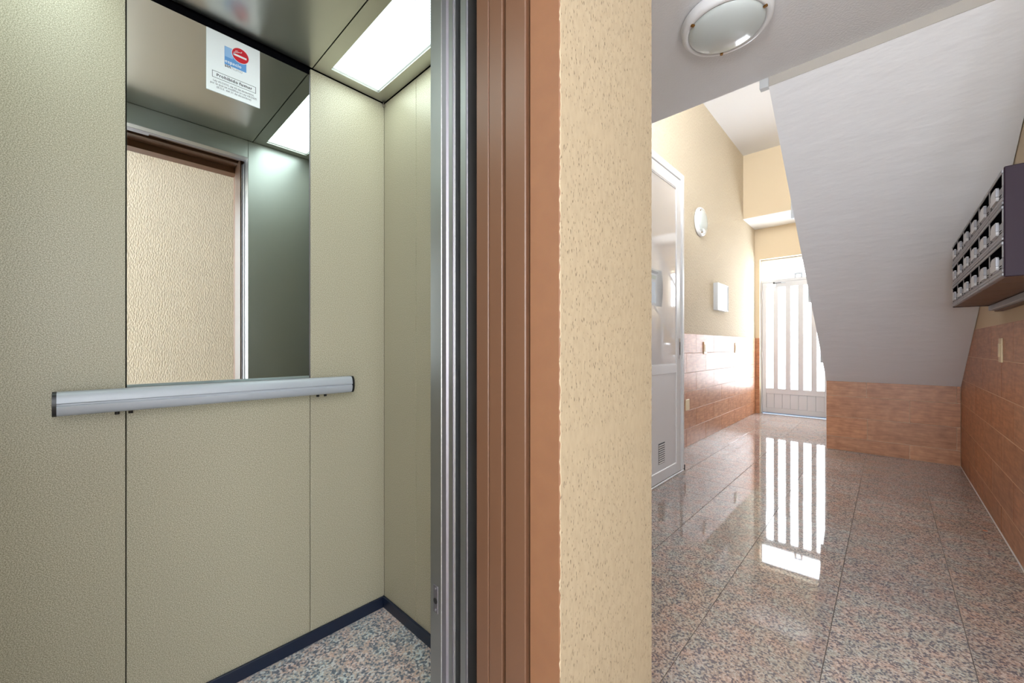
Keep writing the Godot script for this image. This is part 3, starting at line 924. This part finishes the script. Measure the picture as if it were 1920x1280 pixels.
# ------------------------------------------------------------------ white cupboard
func build_cupboard() -> void:
	var c := base("meter_cupboard", Vector3(-1.54, 0, -3.36))
	tag(c, "tall white aluminium meter cupboard with a glossy upper panel", "cupboard")
	var o := c.position
	var B := func(called: String, parent: Node3D, a: Vector3, b: Vector3, m: Material, bev := 0.002) -> MeshInstance3D: return bar(called, parent, a - o, b - o, m, bev)
	B.call("body", c, Vector3(-1.696, 0.0, -3.825), Vector3(-1.42, 2.745, -2.90), M.pvc)
	B.call("frame_post", c, Vector3(-1.42, 0.012, -3.83), Vector3(-1.390, 2.75, -3.762), M.pvc, 0.004)
	B.call("frame_post", c, Vector3(-1.42, 0.012, -2.965), Vector3(-1.390, 2.75, -2.90), M.pvc, 0.004)
	B.call("frame_head", c, Vector3(-1.42, 2.686, -3.762), Vector3(-1.390, 2.75, -2.965), M.pvc, 0.004)
	B.call("frame_bead", c, Vector3(-1.39, 0.03, -3.785), Vector3(-1.381, 2.70, -3.768), M.pvc, 0.003)
	B.call("threshold", c, Vector3(-1.392, 0.0, -3.80), Vector3(-1.380, 0.014, -2.92), M.pvc, 0.003)
	B.call("foot", c, Vector3(-1.405, 0.0, -3.838), Vector3(-1.384, 0.05, -3.828), M.black, 0.001)
	var d := Node3D.new()
	d.name = "door"
	c.add_child(d)
	B.call("stile", d, Vector3(-1.42, 0.012, -3.757), Vector3(-1.394, 2.681, -3.655), M.pvc, 0.004)
	B.call("stile", d, Vector3(-1.42, 0.012, -3.062), Vector3(-1.394, 2.681, -2.97), M.pvc, 0.004)
	B.call("rail", d, Vector3(-1.42, 2.585, -3.655), Vector3(-1.394, 2.681, -3.062), M.pvc, 0.004)
	B.call("rail", d, Vector3(-1.42, 0.915, -3.655), Vector3(-1.394, 0.995, -3.062), M.pvc, 0.004)
	B.call("rail", d, Vector3(-1.42, 0.012, -3.655), Vector3(-1.394, 0.105, -3.062), M.pvc, 0.004)
	B.call("upper_panel", d, Vector3(-1.42, 0.995, -3.655), Vector3(-1.402, 2.585, -3.062), M.gloss, 0.0005)
	B.call("lower_panel", d, Vector3(-1.42, 0.105, -3.655), Vector3(-1.402, 0.915, -3.062), M.pvc, 0.0005)
	for y in [0.995, 2.577]:
		B.call("bead", d, Vector3(-1.402, y, -3.655), Vector3(-1.397, y + 0.008, -3.062), M.pvc, 0.001)
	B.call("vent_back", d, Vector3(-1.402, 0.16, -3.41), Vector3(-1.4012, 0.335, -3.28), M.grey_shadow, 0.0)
	for k in 9:
		var y := 0.165 + k * 0.0185
		B.call("vent_slat", d, Vector3(-1.402, y, -3.405), Vector3(-1.3965, y + 0.010, -3.285), M.white_plain, 0.002)
	var h := B.call("handle_plate", d, Vector3(-1.394, 1.04, -3.735), Vector3(-1.388, 1.23, -3.705), M.chrome, 0.002) as MeshInstance3D
	h.set_meta("label", "chrome handle plate with a dark lock slot")
	part("lock_slot", h, cbox(Vector3(0.004, 0.12, 0.012), 0.001), M.black, Vector3(0.0025, 0.0, 0.0))
	# notice stuck on the upper panel, its corner lifting
	var n := base("notice_sheet", Vector3(-1.4012, 1.49, -3.225))
	tag(n, "grey printed notice stuck on the glossy cupboard door", "notice")
	var st := begin()
	for i in 8:
		for k in 8:
			var P := func(a: int, b: int) -> Vector3:
				var z := 0.115 - 0.23 * a / 8.0
				var y := 0.30 * b / 8.0
				var lift := 0.0012 + 0.012 * pow(a / 8.0, 3.0) * sin(PI * b / 8.0)
				return Vector3(lift, y, z)
			quad(st, P.call(i, k), P.call(i + 1, k), P.call(i + 1, k + 1), P.call(i, k + 1), Vector3(1, 0, 0))
			var q := Vector3(0.0008, 0, 0)
			quad(st, P.call(i, k) - q, P.call(i + 1, k) - q, P.call(i + 1, k + 1) - q, P.call(i, k + 1) - q, Vector3(-1, 0, 0))
	part("sheet", n, st.commit(), M.poster)
	bar("print_band", n, Vector3(0.0012, 0.262, -0.045), Vector3(0.0022, 0.285, 0.105), mat("dark grey print", rgb8(120, 122, 126), 0.4), 0.0)
	bar("print_band", n, Vector3(0.0012, 0.215, -0.045), Vector3(0.0022, 0.245, 0.105), mat("green grey print", rgb8(150, 158, 142), 0.4), 0.0)
	bar("print_block", n, Vector3(0.0012, 0.02, 0.0), Vector3(0.0022, 0.19, 0.105), mat("blue grey print", rgb8(132, 146, 164), 0.3), 0.0)

# ------------------------------------------------------------------ letterboxes
func build_mailboxes() -> void:
	var b := base("letterbox_bank", Vector3(0.41, 1.407, -3.077))
	tag(b, "bank of silver fronted letterboxes with a dark plum end panel", "letterboxes")
	var cols := 6
	var w := 1.564 / cols
	var h := 0.394 / 3.0
	var x0 := -0.105
	var x1 := 0.109
	var flap := PackedVector2Array()
	for col in cols:
		for row in 3:
			var zc := -0.789 + 0.003 + (col + 0.5) * w
			var y := row * h
			var box := bar("letterbox", b, Vector3(x0 + 0.010, y + 0.0012, zc - w * 0.5 + 0.001), Vector3(x1, y + h - 0.0012, zc + w * 0.5 - 0.001), M.box_brown, 0.002)
			var c := box.position
			var F := func(called: String, a: Vector3, d: Vector3, m: Material, bev := 0.001) -> MeshInstance3D: return bar(called, box, a - c, d - c, m, bev)
			# grey front in pieces round the dark mail slot
			var z0 := zc - w * 0.5 + 0.002
			var z1 := zc + w * 0.5 - 0.002
			F.call("front", Vector3(x0, y + 0.030, z0), Vector3(x0 + 0.011, y + h * 0.54, z1), M.silver, 0.002)
			F.call("front_sill", Vector3(x0 - 0.002, y + 0.003, z0), Vector3(x0 + 0.011, y + 0.014, z1), M.silver, 0.002)
			F.call("front_sill", Vector3(x0 - 0.001, y + 0.0155, z0), Vector3(x0 + 0.011, y + 0.0285, z1), M.silver, 0.002)
			F.call("front_head", Vector3(x0 - 0.003, y + h - 0.014, z0), Vector3(x0 + 0.011, y + h - 0.002, z1), M.silver, 0.002)
			F.call("front_post", Vector3(x0, y + h * 0.54, z0), Vector3(x0 + 0.011, y + h - 0.014, z0 + 0.010), M.silver, 0.001)
			F.call("front_post", Vector3(x0, y + h * 0.54, z1 - 0.014), Vector3(x0 + 0.011, y + h - 0.014, z1), M.silver, 0.001)
			F.call("mail_slot", Vector3(x0 + 0.0006, y + h * 0.54, z0 + 0.010), Vector3(x0 + 0.0112, y + h - 0.014, z1 - 0.014), M.slot, 0.0)
			# name holder: a clear bulging plate that reaches up into the slot
			var hold := PackedVector2Array([Vector2(-0.05, 0.0), Vector2(0.05, 0.0), Vector2(0.055, 0.006), Vector2(0.055, 0.040), Vector2(0.046, 0.050), Vector2(-0.03, 0.052), Vector2(-0.048, 0.046), Vector2(-0.055, 0.038), Vector2(-0.055, 0.006)])
			part("name_holder", box, prism(hold, 0, -0.007, 0.002), M.card, Vector3(x0, y + h * 0.26, zc + 0.006) - c)
			F.call("holder_catch", Vector3(x0 - 0.009, y + h * 0.36, zc + 0.060), Vector3(x0 + 0.001, y + h * 0.60, zc + 0.066), M.silver, 0.001)
			for q in [[-0.105, 0.044], [-0.105, 0.036], [0.075, 0.044], [0.075, 0.036]]:
				F.call("vent_slit", Vector3(x0 - 0.0006, y + q[1] - 0.0035, zc + q[0]), Vector3(x0 + 0.002, y + q[1], zc + q[0] + 0.038), M.slot, 0.0)
	var side := bar("end_panel", b, Vector3(x0 + 0.002, -0.002, 0.778), Vector3(x1, 0.400, 0.789), M.purple, 0.003)
	side.set_meta("label", "dark plum end panel")
	for p in [[-0.055, 0.31], [-0.01, 0.09], [-0.052, 0.04]]:
		part("rivet", side, prism(disc_poly(0.0022, 10), 2, 0.0, 0.0012), M.card, Vector3(p[0], p[1], 0.789) - side.position)
	bar("end_panel", b, Vector3(x0 + 0.002, -0.002, -0.789), Vector3(x1, 0.396, -0.7855), M.purple, 0.001)
	# ledger that carries the bank
	var l := base("mounting_rail", Vector3(0.49, 1.39, -3.05))
	tag(l, "grey metal mounting rail under the letterboxes on the beige wall", "rail")
	bar("rail", l, Vector3(-0.035, -0.016, -0.81), Vector3(0.030, 0.0155, 0.78), M.alu, 0.003)
	bar("lip", l, Vector3(-0.012, -0.022, -0.80), Vector3(0.030, -0.016, 0.76), M.box_brown, 0.001)

# ------------------------------------------------------------------ small things in the hall
func make_lamp(called: String, label: String) -> Node3D:
	# round opal lamp; local y points away from the wall or ceiling
	var l := base(called)
	tag(l, label, "lamp")
	part("base_ring", l, lathe([Vector2(0.0, 0.0), Vector2(0.192, 0.0), Vector2(0.200, 0.012), Vector2(0.196, 0.040), Vector2(0.186, 0.052), Vector2(0.174, 0.054), Vector2(0.166, 0.050), Vector2(0.164, 0.042)], 64), M.pvc)
	var dome := []
	for k in 13:
		var t := PI / 2 * k / 12.0
		dome.append(Vector2(0.166 * cos(t), 0.044 + 0.048 * sin(t)))
	part("glass", l, lathe(dome, 64), M.white_glass)
	for k in 3:
		var a := TAU * k / 3.0 + 0.35
		var turn := Basis(Vector3.UP, -a)
		var clip := begin()
		add_cbox(clip, Vector3.ZERO, Vector3(0.018, 0.010, 0.014), 0.003)
		part("clip", l, clip.commit(), M.brass, Vector3(cos(a) * 0.172, 0.056, sin(a) * 0.172), turn)
	return l

func switch_plate(label: String, at: Vector3, out: float, size: Vector2, rocker := true) -> void:
	var s := base("wall_switch", at)
	tag(s, label, "switch")
	bar("plate", s, Vector3(0, -size.y * 0.5, -size.x * 0.5), Vector3(out * 0.010, size.y * 0.5, size.x * 0.5), M.ivory, 0.003)
	if rocker:
		bar("rocker", s, Vector3(out * 0.008, -size.y * 0.28, -size.x * 0.30), Vector3(out * 0.015, size.y * 0.28, size.x * 0.30), M.ivory, 0.003)

func build_hall_items() -> void:
	var c := make_lamp("ceiling_lamp", "round opal glass lamp with white ring on the low ceiling")
	c.transform = Transform3D(Basis(Vector3(1, 0, 0), PI) * Basis(Vector3.UP, 0.5), Vector3(-0.572, 2.737, -2.115))
	var w := make_lamp("wall_lamp", "round opal glass lamp on the beige hall wall")
	w.transform = Transform3D(Basis(Vector3(0, 0, 1), -PI / 2).scaled(Vector3.ONE * 0.88), Vector3(-1.695, 2.68, -5.16))
	# shallow glazed case
	var k := base("notice_case", Vector3(-1.697, 1.643, -5.96))
	tag(k, "shallow grey notice case with a glazed front on the beige wall", "case")
	bar("back", k, Vector3(0, 0, -0.243), Vector3(0.012, 0.36, 0.243), M.grey_case, 0.002)
	bar("frame_side", k, Vector3(0.012, 0, 0.231), Vector3(0.056, 0.36, 0.243), M.grey_case, 0.002)
	bar("frame_side", k, Vector3(0.012, 0, -0.243), Vector3(0.056, 0.36, -0.231), M.grey_case, 0.002)
	bar("frame_head", k, Vector3(0.012, 0.346, -0.231), Vector3(0.056, 0.36, 0.231), M.pvc, 0.002)
	bar("frame_sill", k, Vector3(0.012, 0, -0.231), Vector3(0.056, 0.014, 0.231), M.pvc, 0.002)
	bar("glass", k, Vector3(0.046, 0.014, -0.231), Vector3(0.049, 0.346, 0.231), glass(), 0.0)
	switch_plate("ivory light switch on the pink tiles below the notice case, next to the cupboard", Vector3(-1.687, 1.136, -5.35), 1.0, Vector2(0.115, 0.155))
	switch_plate("ivory light switch on the tiles between notice case and street door", Vector3(-1.687, 1.135, -6.745), 1.0, Vector2(0.115, 0.155))
	switch_plate("low ivory socket plate on the tiles beside the white cupboard", Vector3(-1.687, 0.484, -4.73), 1.0, Vector2(0.115, 0.125), false)
	switch_plate("narrow ivory switch plate on the brown tiles below the letterboxes", Vector3(0.51, 1.129, -3.86), -1.0, Vector2(0.075, 0.15))

	var q := base("orange_scrap", Vector3(0.442, 0.0, -3.848))
	tag(q, "tiny orange scrap lying on the granite floor below the letterboxes", "scrap")
	part("scrap", q, prism(PackedVector2Array([Vector2(-0.011, -0.005), Vector2(0.002, -0.009), Vector2(0.011, -0.002), Vector2(0.006, 0.007), Vector2(-0.004, 0.004), Vector2(-0.010, 0.006)]), 1, 0.0, 0.0015), mat("orange paper", rgb8(206, 112, 70), 0.8))

func glass() -> StandardMaterial3D:
	return mat("frosted polycarbonate pane", rgb8(198, 202, 206), 0.35)
